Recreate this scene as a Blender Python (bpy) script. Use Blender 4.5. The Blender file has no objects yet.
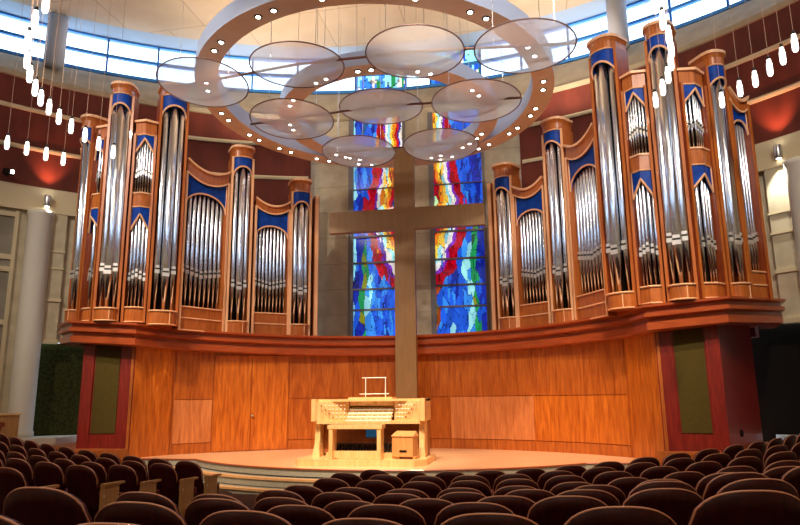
import bpy, bmesh, math, random
import numpy as np
from mathutils import Vector, Matrix
random.seed(7)
S = bpy.context.scene
COL = S.collection
PI = math.pi
R_ = math.radians

# ------------------------------------------------------------------ materials
def mat(name, col, rough=.5, metal=0., spec=.5, coat=0., emit=None, es=0.):
    m = bpy.data.materials.new(name); m.use_nodes = True
    b = m.node_tree.nodes['Principled BSDF']
    b.inputs['Base Color'].default_value = (*col, 1); b.inputs['Roughness'].default_value = rough
    b.inputs['Metallic'].default_value = metal; b.inputs['Specular IOR Level'].default_value = spec
    b.inputs['Coat Weight'].default_value = coat
    if emit: b.inputs['Emission Color'].default_value = (*emit, 1); b.inputs['Emission Strength'].default_value = es
    return m
def noise_col(m, c1, c2, scale=(1, 1, 1), ns=4., detail=4., lo=.35, hi=.65, dist=0., bump=0.):
    nt = m.node_tree; N = nt.nodes; L = nt.links; b = N['Principled BSDF']
    tc = N.new('ShaderNodeTexCoord'); mp = N.new('ShaderNodeMapping'); mp.inputs['Scale'].default_value = scale
    nz = N.new('ShaderNodeTexNoise'); nz.inputs['Scale'].default_value = ns; nz.inputs['Detail'].default_value = detail
    nz.inputs['Distortion'].default_value = dist
    rp = N.new('ShaderNodeValToRGB'); rp.color_ramp.elements[0].position = lo; rp.color_ramp.elements[1].position = hi
    rp.color_ramp.elements[0].color = (*c1, 1); rp.color_ramp.elements[1].color = (*c2, 1)
    L.new(tc.outputs['Object'], mp.inputs[0]); L.new(mp.outputs[0], nz.inputs['Vector'])
    L.new(nz.outputs['Fac'], rp.inputs[0]); L.new(rp.outputs[0], b.inputs['Base Color'])
    if bump:
        bp = N.new('ShaderNodeBump'); bp.inputs['Strength'].default_value = bump; bp.inputs['Distance'].default_value = .02
        L.new(nz.outputs['Fac'], bp.inputs['Height']); L.new(bp.outputs[0], b.inputs['Normal'])
    return m
def wood(name, c1, c2, rough=.35, coat=.2, scale=(7, 7, .7), ns=3.):
    return noise_col(mat(name, c1, rough, coat=coat), c1, c2, scale, ns, 6, .3, .7, .6)
M = {}
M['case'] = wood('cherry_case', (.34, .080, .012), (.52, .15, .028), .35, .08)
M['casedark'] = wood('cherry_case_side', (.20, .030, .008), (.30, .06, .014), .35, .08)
M['trim'] = wood('pale_moulding', (.82, .42, .21), (.92, .54, .30), .4, .05)
M['stagewood'] = wood('stage_veneer', (.30, .055, .007), (.56, .15, .02), .28, .35, (5, 5, .5), 3)
M['stagewood2'] = wood('stage_veneer_pink', (.46, .13, .035), (.70, .25, .08), .3, .35, (5, 5, .5), 3)  # pinkish reflection of the glossy panels put into the colour
M['stagewood3'] = wood('stage_veneer_gold', (.36, .068, .007), (.68, .19, .02), .28, .35, (5, 5, .5), 3)
M['cornice'] = wood('cornice_wood', (.30, .045, .010), (.44, .085, .018), .3, .3, (.6, .6, 8), 3)
M['redwood_dim'] = wood('dim_red_wood', (.15, .010, .008), (.27, .022, .012), .35, .3)  # red wood of the side bays, their dimmer light painted in as darkness
M['floorwood'] = wood('stage_floor', (.92, .52, .27), (.97, .62, .36), .3, .3, (.5, 6, 1), 3)
M['console'] = wood('maple_console', (.80, .44, .16), (.92, .60, .28), .4, .1)
M['cabinet'] = wood('orange_maple', (.62, .26, .08), (.78, .38, .14), .4, .1)
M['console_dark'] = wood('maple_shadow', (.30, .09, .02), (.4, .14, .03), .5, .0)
M['blue'] = noise_col(mat('blue_panel', (.01, .03, .28), .5, spec=.2), (.001, .030, .24), (.002, .055, .38), (1, 1, 1), 6)
M['pipe'] = noise_col(mat('polished_tin', (.8, .8, .82), .19, 1.), (.74, .80, .90), (.86, .91, 1.), (1, 1, .3), 3)
M['lip'] = mat('pipe_lip', (.86, .84, .80), .35, .7)
M['mouthdark'] = mat('mouth_slot', (.02, .015, .01), .6)
M['dark'] = mat('dark_interior', (.012, .008, .006), .9, spec=.1)
M['grille'] = noise_col(mat('speaker_cloth', (.07, .05, .01), .95, spec=.1), (.05, .035, .008), (.11, .08, .02), (1, 1, 1), 90)
M['greencloth'] = noise_col(mat('green_cloth', (.03, .03, .01), .95, spec=.1), (.022, .022, .006), (.05, .05, .012), (1, 1, 1), 14)
M['stone'] = noise_col(mat('cream_stone', (.55, .47, .32), .8), (.50, .43, .29), (.62, .54, .38), (1, 1, 1), 3)
M['stonetrim'] = mat('cream_trim', (.66, .56, .36), .6)
M['panel'] = noise_col(mat('grey_panel', (.27, .24, .19), .7), (.24, .215, .17), (.31, .28, .22), (1, 1, 1), 2)
M['column'] = mat('white_column', (.72, .68, .60), .6)
M['ledge'] = noise_col(mat('ledge_plaster', (.42, .33, .21), .8), (.38, .30, .19), (.46, .37, .24), (1, 1, 1), 2)
M['soffit'] = mat('soffit_daylight_tint', (.40, .45, .52), .7)  # white soffit, the blue of the daylight on it put into the colour
M['bluecol'] = mat('grey_column', (.46, .47, .52), .6)
M['ringside'] = mat('ring_side_sky_tint', (.48, .56, .78), .45)  # white ring sides, blue sky reflection painted into the base colour
M['ringwood'] = wood('ring_underside', (.90, .60, .38), (.96, .70, .47), .5, 0, (1, 1, 1), 2)
M['crosswood'] = wood('cross_wood', (.27, .14, .045), (.33, .175, .06), .5, 0, (4, 4, .5), 3)
M['winframe'] = mat('window_frame_grey', (.20, .19, .20), .5)
M['blueframe'] = mat('window_frame_blue', (.03, .22, .62), .4)
M['discrim'] = mat('disc_rim', (.26, .17, .17), .35, .3)
M['rod'] = mat('disc_tube', (.22, .11, .09), .35, .5)
M['wire'] = mat('pendant_cord', (.45, .28, .2), .6)
M['steel'] = mat('steel', (.6, .6, .62), .3, 1.)
M['gold'] = mat('brass', (.9, .6, .25), .25, 1.)
M['ivory'] = mat('ivory', (.88, .84, .76), .3)
M['ebony'] = mat('ebony', (.02, .015, .015), .3)
M['screen'] = mat('blue_screen', (.01, .04, .09), .2, emit=(.02, .12, .25), es=.4)
M['seatback'] = noise_col(mat('burgundy_shell', (.05, .004, .004), .45, spec=.3), (.034, .0025, .0025), (.06, .005, .005), (6, 6, 1), 4)
M['seatrim'] = mat('rounded_wood_edge', (.62, .27, .15), .3, coat=.4)
M['cushion'] = noise_col(mat('burgundy_fabric', (.12, .01, .01), .9), (.09, .006, .008), (.16, .015, .015), (1, 1, 1), 40)
M['armrest'] = mat('armrest_wood', (.42, .09, .05), .35, coat=.3)
M['endpanel'] = wood('end_panel', (.42, .20, .07), (.52, .27, .10), .4)
M['metal'] = mat('seat_metal', (.03, .03, .03), .5, .6)
M['carpet'] = noise_col(mat('dark_carpet', (.05, .02, .015), .95, spec=.1), (.035, .015, .012), (.06, .028, .02), (1, 1, 1), 30)
M['stepgrey'] = noise_col(mat('grey_riser', (.36, .33, .27), .9), (.33, .30, .24), (.40, .37, .30), (1, 1, 1), 30)
M['stepnose'] = wood('step_nosing', (.75, .40, .17), (.85, .5, .24), .4, .1)
M['pend'] = mat('pendant_glass', (1, .97, .9), .3, emit=(1, .95, .86), es=3.)
M['lamp'] = mat('downlight_lens', (1, .95, .85), .3, emit=(1, .93, .8), es=14.)
M['lampring'] = mat('downlight_ring', (.05, .035, .03), .4, .6)
# brick red wall with vertical panel joints
def brickmat():
    m = mat('red_wall_panel', (.26, .045, .02), .75)
    return noise_col(m, (.11, .014, .006), (.165, .024, .010), (1, 1, .4), 2.2, 5)
M['brick'] = brickmat()
def ceilmat():
    m = mat('ceiling_panel', (.6, .45, .3), .8)
    noise_col(m, (.60, .44, .29), (.68, .52, .36), (1, 1, 1), .8, 3)
    nt = m.node_tree; N = nt.nodes; L = nt.links; b = N['Principled BSDF']
    src = b.inputs['Base Color'].links[0].from_socket
    tc = N.new('ShaderNodeTexCoord'); br = N.new('ShaderNodeTexBrick')
    br.inputs['Color1'].default_value = (1, 1, 1, 1); br.inputs['Color2'].default_value = (.93, .92, .9, 1)
    br.inputs['Mortar'].default_value = (.72, .66, .6, 1); br.inputs['Scale'].default_value = 1.
    br.inputs['Mortar Size'].default_value = .02; br.inputs['Brick Width'].default_value = 2.6; br.inputs['Row Height'].default_value = 2.2
    mx = N.new('ShaderNodeMix'); mx.data_type = 'RGBA'; mx.blend_type = 'MULTIPLY'; mx.inputs[0].default_value = 1
    L.new(tc.outputs['Object'], br.inputs[0]); L.new(src, mx.inputs[6]); L.new(br.outputs[0], mx.inputs[7]); L.new(mx.outputs[2], b.inputs['Base Color'])
    return m
M['ceil'] = ceilmat()
def discmat():
    m = bpy.data.materials.new('frosted_acrylic'); m.use_nodes = True
    N = m.node_tree.nodes; L = m.node_tree.links; N.clear()
    out = N.new('ShaderNodeOutputMaterial')
    tr = N.new('ShaderNodeBsdfTransparent'); tr.inputs[0].default_value = (.97, .95, 1, 1)
    tl = N.new('ShaderNodeBsdfTranslucent'); tl.inputs[0].default_value = (.75, .88, 1, 1)
    df = N.new('ShaderNodeBsdfDiffuse'); df.inputs[0].default_value = (.62, .70, 1, 1)  # blue tint puts the window light into the acrylic colour
    gl = N.new('ShaderNodeBsdfGlossy'); gl.inputs[0].default_value = (.85, .80, .85, 1); gl.inputs['Roughness'].default_value = .12
    a = N.new('ShaderNodeMixShader'); a.inputs[0].default_value = .4; L.new(tl.outputs[0], a.inputs[1]); L.new(df.outputs[0], a.inputs[2])
    b = N.new('ShaderNodeMixShader'); b.inputs[0].default_value = .56; L.new(tr.outputs[0], b.inputs[1]); L.new(a.outputs[0], b.inputs[2])
    c = N.new('ShaderNodeMixShader'); c.inputs[0].default_value = .16; L.new(b.outputs[0], c.inputs[1]); L.new(gl.outputs[0], c.inputs[2])
    L.new(c.outputs[0], out.inputs[0]); return m
M['disc'] = discmat()
def panemat():
    m = bpy.data.materials.new('clear_glass'); m.use_nodes = True
    N = m.node_tree.nodes; L = m.node_tree.links; N.clear()
    out = N.new('ShaderNodeOutputMaterial'); tr = N.new('ShaderNodeBsdfTransparent'); tr.inputs[0].default_value = (.95, .98, 1, 1)
    gl = N.new('ShaderNodeBsdfGlossy'); gl.inputs['Roughness'].default_value = .05
    c = N.new('ShaderNodeMixShader'); c.inputs[0].default_value = .05
    L.new(tr.outputs[0], c.inputs[1]); L.new(gl.outputs[0], c.inputs[2]); L.new(c.outputs[0], out.inputs[0]); return m
M['pane'] = panemat()
def stainmat():
    m = bpy.data.materials.new('stained_glass'); m.use_nodes = True
    N = m.node_tree.nodes; L = m.node_tree.links; b = N['Principled BSDF']
    at = N.new('ShaderNodeAttribute'); at.attribute_name = 'glass'
    L.new(at.outputs['Color'], b.inputs['Base Color']); L.new(at.outputs['Color'], b.inputs['Emission Color'])
    b.inputs['Emission Strength'].default_value = .75; b.inputs['Roughness'].default_value = .2
    return m
M['stain'] = stainmat()

# ------------------------------------------------------------------ object helpers
def tag(o, label=None, cat=None, group=None, kind=None):
    if label: o['label'] = label
    if cat: o['category'] = cat
    if group: o['group'] = group
    if kind: o['kind'] = kind
    return o
def empty(name, loc=(0, 0, 0), rz=0.):
    o = bpy.data.objects.new(name, None); COL.objects.link(o); o.location = loc; o.rotation_euler = (0, 0, rz)
    o.empty_display_size = .1
    return o
def obj(name, bm, m, parent=None, smooth=False, loc=None):
    me = bpy.data.meshes.new(name)
    bmesh.ops.recalc_face_normals(bm, faces=bm.faces)
    bm.to_mesh(me); bm.free()
    for k in (m if isinstance(m, (list, tuple)) else [m]): me.materials.append(M[k] if isinstance(k, str) else k)
    if smooth:
        for p in me.polygons: p.use_smooth = True
    o = bpy.data.objects.new(name, me); COL.objects.link(o)
    if parent: o.parent = parent
    if loc: o.location = loc
    return o
def struct(name, bm, m, parent=None, smooth=False):
    o = obj(name, bm, m, parent, smooth)
    if parent is None: o['kind'] = 'structure'
    return o
NB = bmesh.new
def box(bm, x0, x1, y0, y1, z0, z1, mi=0):
    vs = [bm.verts.new(p) for p in [(x0, y0, z0), (x1, y0, z0), (x1, y1, z0), (x0, y1, z0), (x0, y0, z1), (x1, y0, z1), (x1, y1, z1), (x0, y1, z1)]]
    for f in [(0, 1, 2, 3), (4, 5, 6, 7), (0, 1, 5, 4), (1, 2, 6, 5), (2, 3, 7, 6), (3, 0, 4, 7)]:
        bm.faces.new([vs[i] for i in f]).material_index = mi
    return vs
def prism(bm, pts, z0, z1, mi=0, taper=None):
    """closed plan outline extruded from z0 to z1"""
    a = [bm.verts.new((p[0], p[1], z0)) for p in pts]
    q = taper or pts
    b = [bm.verts.new((p[0], p[1], z1)) for p in q]
    n = len(pts)
    for i in range(n): bm.faces.new((a[i], a[(i + 1) % n], b[(i + 1) % n], b[i])).material_index = mi
    bm.faces.new(a).material_index = mi; bm.faces.new(b).material_index = mi
def bar(bm, p, q, w, h, mi=0):
    """straight bar of width w, height h from p to q"""
    p = Vector(p); q = Vector(q); d = (q - p).normalized()
    up = Vector((0, 0, 1)) if abs(d.z) < .95 else Vector((0, 1, 0))
    s = d.cross(up).normalized(); u = s.cross(d)
    r = [s * w / 2 + u * h / 2, -s * w / 2 + u * h / 2, -s * w / 2 - u * h / 2, s * w / 2 - u * h / 2]
    a = [bm.verts.new(p + k) for k in r]; b = [bm.verts.new(q + k) for k in r]
    for i in range(4): bm.faces.new((a[i], a[(i + 1) % 4], b[(i + 1) % 4], b[i])).material_index = mi
    bm.faces.new(a).material_index = mi; bm.faces.new(b[::-1]).material_index = mi
def tube(bm, pts, r, n=8, closed=False, mi=0):
    pts = [Vector(p) for p in pts]; rings = []
    for i, p in enumerate(pts):
        if closed: t = pts[(i + 1) % len(pts)] - pts[i - 1]
        else: t = pts[min(i + 1, len(pts) - 1)] - pts[max(i - 1, 0)]
        t.normalize(); up = Vector((0, 0, 1)) if abs(t.z) < .9 else Vector((0, 1, 0))
        s = t.cross(up).normalized(); u = s.cross(t)
        rr = r[i] if isinstance(r, (list, tuple)) else r
        rings.append([bm.verts.new(p + (s * math.cos(a) + u * math.sin(a)) * rr) for a in [2 * PI * k / n for k in range(n)]])
    m = len(rings)
    for i in range(m if closed else m - 1):
        A = rings[i]; B = rings[(i + 1) % m]
        for k in range(n): bm.faces.new((A[k], A[(k + 1) % n], B[(k + 1) % n], B[k])).material_index = mi
    if not closed: bm.faces.new(rings[0][::-1]).material_index = mi; bm.faces.new(rings[-1]).material_index = mi
def lathe(bm, prof, cx=0, cy=0, n=20, mi=0):
    rings = [[bm.verts.new((cx + r * math.cos(2 * PI * k / n), cy + r * math.sin(2 * PI * k / n), z)) for k in range(n)] for r, z in prof]
    for A, B in zip(rings, rings[1:]):
        for k in range(n): bm.faces.new((A[k], A[(k + 1) % n], B[(k + 1) % n], B[k])).material_index = mi
    bm.faces.new(rings[0][::-1]).material_index = mi; bm.faces.new(rings[-1]).material_index = mi
def sweep(bm, path, prof, closed=False, mi=0, zoff=None):
    """profile (out, z) swept along a plan path; out is to the audience side (left normal of travel is -out)"""
    n = len(path); rings = []
    for i, p in enumerate(path):
        a = Vector(path[i - 1] if (i or closed) else path[0]); b = Vector(path[(i + 1) % n] if (i < n - 1 or closed) else path[-1])
        p = Vector(p)
        t1 = (p - a); t2 = (b - p)
        t1 = t1.normalized() if t1.length > 1e-6 else t2.normalized(); t2 = t2.normalized() if t2.length > 1e-6 else t1
        n1 = Vector((t1.y, -t1.x)); n2 = Vector((t2.y, -t2.x)); nn = (n1 + n2).normalized(); k = 1 / max(.4, nn.dot(n1))
        dz = zoff(p.x) if zoff else 0
        rings.append([bm.verts.new((p.x + nn.x * o * k, p.y + nn.y * o * k, z + dz)) for o, z in prof])
    m = len(prof)
    for i in range(n if closed else n - 1):
        A = rings[i]; B = rings[(i + 1) % n]
        for k in range(m): bm.faces.new((A[k], A[(k + 1) % m], B[(k + 1) % m], B[k])).material_index = mi
    if not closed: bm.faces.new(rings[0]).material_index = mi; bm.faces.new(rings[-1][::-1]).material_index = mi
def arc(cx, cy, r, a0, a1, n):
    """plan arc; angle measured from +y towards +x, degrees"""
    return [(cx + r * math.sin(R_(a0 + (a1 - a0) * i / n)), cy + r * math.cos(R_(a0 + (a1 - a0) * i / n))) for i in range(n + 1)]
def strip(bm, path, z0, z1, th, mi=0):
    """wall of thickness th (behind the path) from z0 to z1"""
    sweep(bm, path, [(0, z0), (0, z1), (-th, z1), (-th, z0)], mi=mi)

# ------------------------------------------------------------------ the shell
HC = -9.06; HR = 14.        # hall wall circle
CC = -11.35; CR = 17.       # clerestory circle
b = NB(); strip(b, arc(0, HC, HR, 14.6, 40, 12), 2.6, 10.81, .2); strip(b, arc(0, HC, HR, 40, 176, 50), 7.35, 10.81, .2)
struct('wall_right', b, 'brick')
b = NB(); strip(b, arc(0, HC, HR, -40, -14.6, 12), 2.6, 10.81, .2); strip(b, arc(0, HC, HR, -176, -40, 50), 7.35, 10.81, .2)
struct('wall_left', b, 'brick')
b = NB(); strip(b, arc(0, HC, HR, 176, 184, 4), -.7, 10.81, .2); struct('wall_rear', b, 'brick')
# vertical joints in the red wall, stripes of pale moulding
n_trim = 0
def trim(bm, m, smooth=False):
    global n_trim
    n_trim += 1
    return struct('trim_%d' % n_trim, bm, m, None, smooth)
for sg in (-1, 1):
    for z in (8.58, 9.77):
        b = NB(); p = arc(0, HC, HR, 14.9, 100, 50) if sg > 0 else arc(0, HC, HR, -100, -14.9, 50)
        sweep(b, p, [(0, z - .07), (.05, z - .07), (.07, z), (.05, z + .05), (0, z + .05)]); trim(b, 'stonetrim')
# ledge between red wall and clerestory
b = NB()
N_ = 120
for i in range(N_):
    pass
pa = [(HR * math.sin(2 * PI * i / N_), HC + HR * math.cos(2 * PI * i / N_)) for i in range(N_)]
def on_circ(a):  # matching point on the clerestory circle, same bearing from the hall centre
    dx, dy = math.sin(a), math.cos(a); oy = HC - CC
    t = -oy * dy + math.sqrt((oy * dy) ** 2 - oy * oy + CR * CR)
    return (t * dx, HC + t * dy)
pb = [on_circ(2 * PI * i / N_) for i in range(N_)]
rows = []
for i in range(N_):
    a = pa[i]; c = pb[i]; d = (c[0] - a[0], c[1] - a[1])
    f = lambda t, z: (a[0] + d[0] * t, a[1] + d[1] * t, z)
    l = math.hypot(*d)
    rows.append([f(.03 / l, 10.68), f(-.06 / l, 10.70), f(-.06 / l, 10.84), f(.05 / l, 10.86), f(.9, 11.98), f(1.0, 12.0), f(1.02, 12.05), f(1.1, 12.05), f(.2, 10.68)])
R2 = [[b.verts.new(p) for p in r] for r in rows]
for i in range(N_):
    A = R2[i]; B = R2[(i + 1) % N_]
    for k in range(len(A)): b.faces.new((A[k], A[(k + 1) % len(A)], B[(k + 1) % len(A)], B[k]))
trim(b, 'ledge')
# ceiling, soffit over the clerestory
b = NB(); pc = [(16 * math.sin(2 * PI * i / 96), CC + 16 * math.cos(2 * PI * i / 96)) for i in range(96)]
prism(b, pc, 13.34, 13.6); struct('ceiling', b, 'ceil')
b = NB(); sweep(b, [(16 * math.sin(2 * PI * i / 96), CC + 16 * math.cos(2 * PI * i / 96)) for i in range(96)], [(-.02, 13.36), (-.02, 13.5), (-1.3, 13.5), (-1.3, 13.42)], closed=True)
trim(b, 'soffit')
# clerestory: solid at the sides and rear, windows in front
step = 5.4545
angs = [29.0 + step * k for k in range(-19, -7)] + [-7.5, -1.3, 1.7, 7.8] + [29.0 + step * k for k in range(-3, 9)] + [72.636 + 212.728 * k / 39 for k in range(1, 40)]
nw = 0
def stain_patch(path_fn, u0, u1, nu, z0, z1, nz, colfn):
    bm = NB(); lay = bm.loops.layers.float_color.new('glass')
    g = [[bm.verts.new(path_fn(u0 + (u1 - u0) * i / nu, z0 + (z1 - z0) * j / nz)) for j in range(nz + 1)] for i in range(nu + 1)]
    for i in range(nu):
        for j in range(nz):
            f = bm.faces.new((g[i][j], g[i + 1][j], g[i + 1][j + 1], g[i][j + 1]))
            c = colfn(u0 + (u1 - u0) * (i + .5) / nu, z0 + (z1 - z0) * (j + .5) / nz)
            for l in f.loops: l[lay] = (*c, 1)
    return bm
PAL = dict(blue=(.01, .10, .75), deep=(.005, .02, .35), sky=(.03, .26, .92), cyan=(.30, .80, 1.), white=(.95, .95, .9), red=(.42, .0, .012),
           orange=(.75, .22, .01), yellow=(.95, .60, .06), green=(.01, .30, .09), olive=(.22, .26, .01), purple=(.20, .03, .50), brown=(.35, .06, .01), lime=(.45, .75, .35))
rg = random.Random(3)
def pick(*w):
    t = rg.random() * sum(x[1] for x in w)
    for n, x in w:
        t -= x
        if t <= 0: break
    c = PAL[n]; k = rg.uniform(.7, 1.25); return tuple(min(1, v * k) for v in c)
def paint_seed(x, z):
    ax = abs(x)
    if z > 11.5:
        return pick(('cyan', 4), ('sky', 3), ('white', 2), ('green', 1), ('blue', 2))
    if z < 7: e = math.hypot(x / 1.45, (z - 7) / 2.3)
    else: e = ax / max(.6, 1.62 - .26 * (z - 7) + .03 * (z - 7) ** 2)
    if z > 9.0 : e *= 1.0
    if e > 1.12:
        if x > 0 and ax < .72 and z < 5.6: return pick(('brown', 3), ('olive', 3), ('orange', 1), ('deep', 1)) if z < 4.9 else pick(('lime', 3), ('white', 2), ('green', 1), ('deep', 1))
        if ax > 2.03: return pick(('cyan', 3), ('sky', 2)) if x < 0 else pick(('deep', 3), ('blue', 2))
        if ax > 1.83: return pick(('deep', 3), ('blue', 2)) if (x < 0 or z > 7) else pick(('green', 5), ('olive', 1), ('blue', 1))
        if 1.63 < ax and z < 6.2: return pick(('green', 4), ('olive', 1), ('blue', 1)) if x < 0 else pick(('cyan', 4), ('sky', 2))
        if 1.42 < ax and z < 5.4 and x < 0: return pick(('cyan', 3), ('sky', 3))
        return pick(('blue', 7), ('sky', 3.5), ('deep', 1), ('cyan', .15))
    if e > .93: return pick(('red', 9), ('purple', 1), ('brown', 1), ('orange', .6))
    if e > .80: return pick(('cyan', 2), ('white', 3), ('purple', 1), ('deep', 1), ('sky', 2))
    if e > .64: return pick(('yellow', 4), ('orange', 3), ('white', 1.5), ('lime', .6))
    if e > .50: return pick(('red', 6), ('orange', 1.5), ('deep', 1))
    if e > .36: return pick(('white', 3), ('lime', 2), ('cyan', 2), ('deep', .8))
    return pick(('orange', 2), ('yellow', 2), ('sky', 1.5), ('green', 1.5), ('deep', 1))
seeds = []
for k in range(1300):
    x = rg.uniform(-2.4, 2.4); z = rg.uniform(2.7, 13.6); seeds.append((x, z, paint_seed(x, z)))
SA = np.array([(s[0] * 2.3, s[1] * .62) for s in seeds])
def band(x, z):
    ax = abs(x)
    if z < 7: e = math.hypot(x / 1.45, (z - 7) / 2.3)
    else: e = ax / max(.6, 1.62 - .26 * (z - 7) + .03 * (z - 7) ** 2)
    e += .035 * math.sin(5 * z + 3 * x) + .02 * math.sin(13 * z)
    if e > 1.12 or z > 11.5: return None
    for lim, nm in ((.95, 'red'), (.88, 'purple'), (.80, 'white'), (.72, 'cyan'), (.64, 'yellow'), (.56, 'orange'), (.47, 'red'), (.42, 'deep'), (.33, 'white'), (.22, 'yellow'), (-1, 'sky')):
        if e > lim: return PAL[nm]
def glass_col(x, z):
    d = np.hypot(SA[:, 0] - x * 2.3 - .08 * math.sin(2.3 * z + x), SA[:, 1] - z * .62)
    i, j = np.argpartition(d, 1)[:2]
    if d[i] > d[j]: i, j = j, i
    c = seeds[i][2]; q = band(x, z)
    if q: k = .55 + .75 * ((i * 37) % 11) / 10; c = tuple(min(1, v * k) for v in q) if (i * 7) % 9 else c
    if d[j] - d[i] < .010: return tuple(v * .25 for v in c)
    return c
for k in range(len(angs) - 1):
    A0, A1 = angs[k], angs[k + 1]
    nw += 1
    fr = NB(); p = arc(0, CC, CR, A0, A1, 3)
    for z, h in ((12.10, .10), (12.74, .10), (13.38, .08)):
        sweep(fr, p, [(.05, z - h / 2), (.05, z + h / 2), (-.06, z + h / 2), (-.06, z - h / 2)])
    for an in (A0, A1):
        q = arc(0, CC, CR, an, an + .01, 1)[0]; w = .03
        tx, ty = math.cos(R_(an)) * w, -math.sin(R_(an)) * w; nx, ny = math.sin(R_(an)) * .05, math.cos(R_(an)) * .05
        prism(fr, [(q[0] - tx - nx, q[1] - ty - ny), (q[0] + tx - nx, q[1] + ty - ny), (q[0] + tx + nx, q[1] + ty + ny), (q[0] - tx + nx, q[1] - ty + ny)], 12.05, 13.42)
    fo = struct('window_%d' % nw, fr, 'blueframe')
    mid = (A0 + A1) / 2
    if -7.5 < mid < -1.3 or 1.7 < mid < 7.8:
        g = stain_patch(lambda u, z: (CR * math.sin(R_(u)), CC + CR * math.cos(R_(u)), z), A0, A1, 24, 12.1, 13.4, 20, lambda u, z: glass_col(CR * math.sin(R_(u)), z))
        obj('stained_pane', g, 'stain', fo)
    else:
        g = NB(); pp = arc(0, CC, CR + .005, A0, A1, 3); v0 = [g.verts.new((*q, 12.1)) for q in pp]; v1 = [g.verts.new((*q, 13.4)) for q in pp]
        for i in range(3): g.faces.new((v0[i], v0[i + 1], v1[i + 1], v1[i]))
        obj('pane', g, 'pane', fo)
# round columns standing on the ledge
for an, lb in ((-41.8, 'left'), (24.2, 'right')):
    x, y = 16.3 * math.sin(R_(an)), CC + 16.3 * math.cos(R_(an))
    b = NB(); lathe(b, [(.3, 0), (.3, 1.75)], n=28)
    o = obj('round_column', b, 'bluecol', None, True, (x, y, 11.65)); tag(o, 'round grey column in the high window band, on the %s above the organ' % lb, 'column', kind='structure')

# centre recess of pale stone with two tall window openings
WX = [(-2.14, -.34), (.62, 2.30)]; WZ0, WZ1 = 3.02, 10.7; YW = 4.8
b = NB()
for x0, x1 in ((-3.75, WX[0][0]), (WX[0][1], WX[1][0]), (WX[1][1], 3.75)): box(b, x0, x1, YW, YW + .35, 2.6, 10.9)
for x0, x1 in WX: box(b, x0, x1, YW, YW + .35, 2.6, WZ0); box(b, x0, x1, YW, YW + .35, WZ1, 10.9)
struct('wall_back', b, 'stone')
b = NB()
for x0, x1 in ((-3.6, WX[0][0] - .08), (WX[0][1] + .08, WX[1][0] - .12), (WX[1][1] + .08, 3.6)):
    for z in (3.9, 4.75, 5.6, 6.5, 7.4, 8.3, 9.2, 10.0): box(b, x0, x1, YW - .006, YW + .01, z, z + .018)
trim(b, 'ledge')
for wi, (x0, x1) in enumerate(WX):
    nw += 1
    fr = NB()
    box(fr, x0 - .12, x0 + .04, YW - .06, YW + .2, WZ0 - .05, WZ1); box(fr, x1 - .04, x1 + .05, YW - .06, YW + .2, WZ0 - .05, WZ1)
    for z in ((3.10, 4.04, 4.72, 5.60, 6.49, 8.15, 9.4) if wi == 0 else (3.14, 4.05, 4.74, 5.60, 6.52, 8.13, 9.4)):
        h = .06 if z < 8 else .025
        box(fr, x0, x1, YW - .03, YW + .1, z - h / 2, z + h / 2)
    fo = struct('window_%d' % nw, fr, 'winframe')
    g = stain_patch(lambda u, z: (u, YW + .06, z), x0, x1, 62, WZ0, WZ1, 230, glass_col)
    obj('stained_pane', g, 'stain', fo)

# ------------------------------------------------------------------ lower wooden wall, cornice, deck
smile = lambda x: .0042 * x * x - .005
WC = -4.9
warc = arc(0, WC, 7.55, -48.7, 48.7, 48)
wall_line = warc
def wall_piece(name, pts, m, z0, zt, parent=None, th=.12):
    bm = NB(); sweep(bm, pts, [(0, z0), (0, zt), (-th, zt), (-th, z0)])
    return bm
# curved stage wall behind everything
b = NB(); sweep(b, arc(0, WC, 7.62, -49, 49, 48), [(0, -.2), (0, 2.75), (-.15, 2.75), (-.15, -.2)], zoff=None); stage_wall = struct('wall_stage', b, 'stagewood')
# veneer panels on it
cuts = [(-48.3, -40.5, 'stagewood2'), (-24.9, -11, 'stagewood'), (-11, 9.8, 'stagewood'), (9.8, 28, 'stagewood2'), (28, 48.3, 'stagewood3')]
for a, c, m in cuts:
    b = NB(); pth = arc(0, WC, 7.60, a + .12, c - .12, 8)
    sweep(b, pth, [(0, .12), (0, 1.23), (-.03, 1.23), (-.03, .12)])
    sweep(b, pth, [(0, 1.25), (0, 2.62), (-.03, 2.62), (-.03, 1.25)], mi=1)
    sweep(b, pth, [(.01, -.15), (.01, .10), (-.03, .10), (-.03, -.15)], mi=1)
    obj('veneer_panel', b, [m, 'stagewood'], stage_wall)
for i, (a, c) in enumerate(((-40.4, -32.75), (-32.65, -25.0))):
    b = NB(); sweep(b, arc(0, WC, 7.585, a, c, 4), [(0, -.13), (0, 2.42), (-.03, 2.42), (-.03, -.13)])
    d = struct('door_%d' % (i + 1), b, 'stagewood3')
    if i == 1:
        p = arc(0, WC, 7.55, a + .35, a + .36, 1)[0]; h = NB(); lathe(h, [(.02, -.02), (.035, -.01), (.035, .02), (.02, .03)], p[0], p[1], 10); o = obj('door_handle', h, 'steel', d, True); o.location = (0, -.02, .78)
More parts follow.
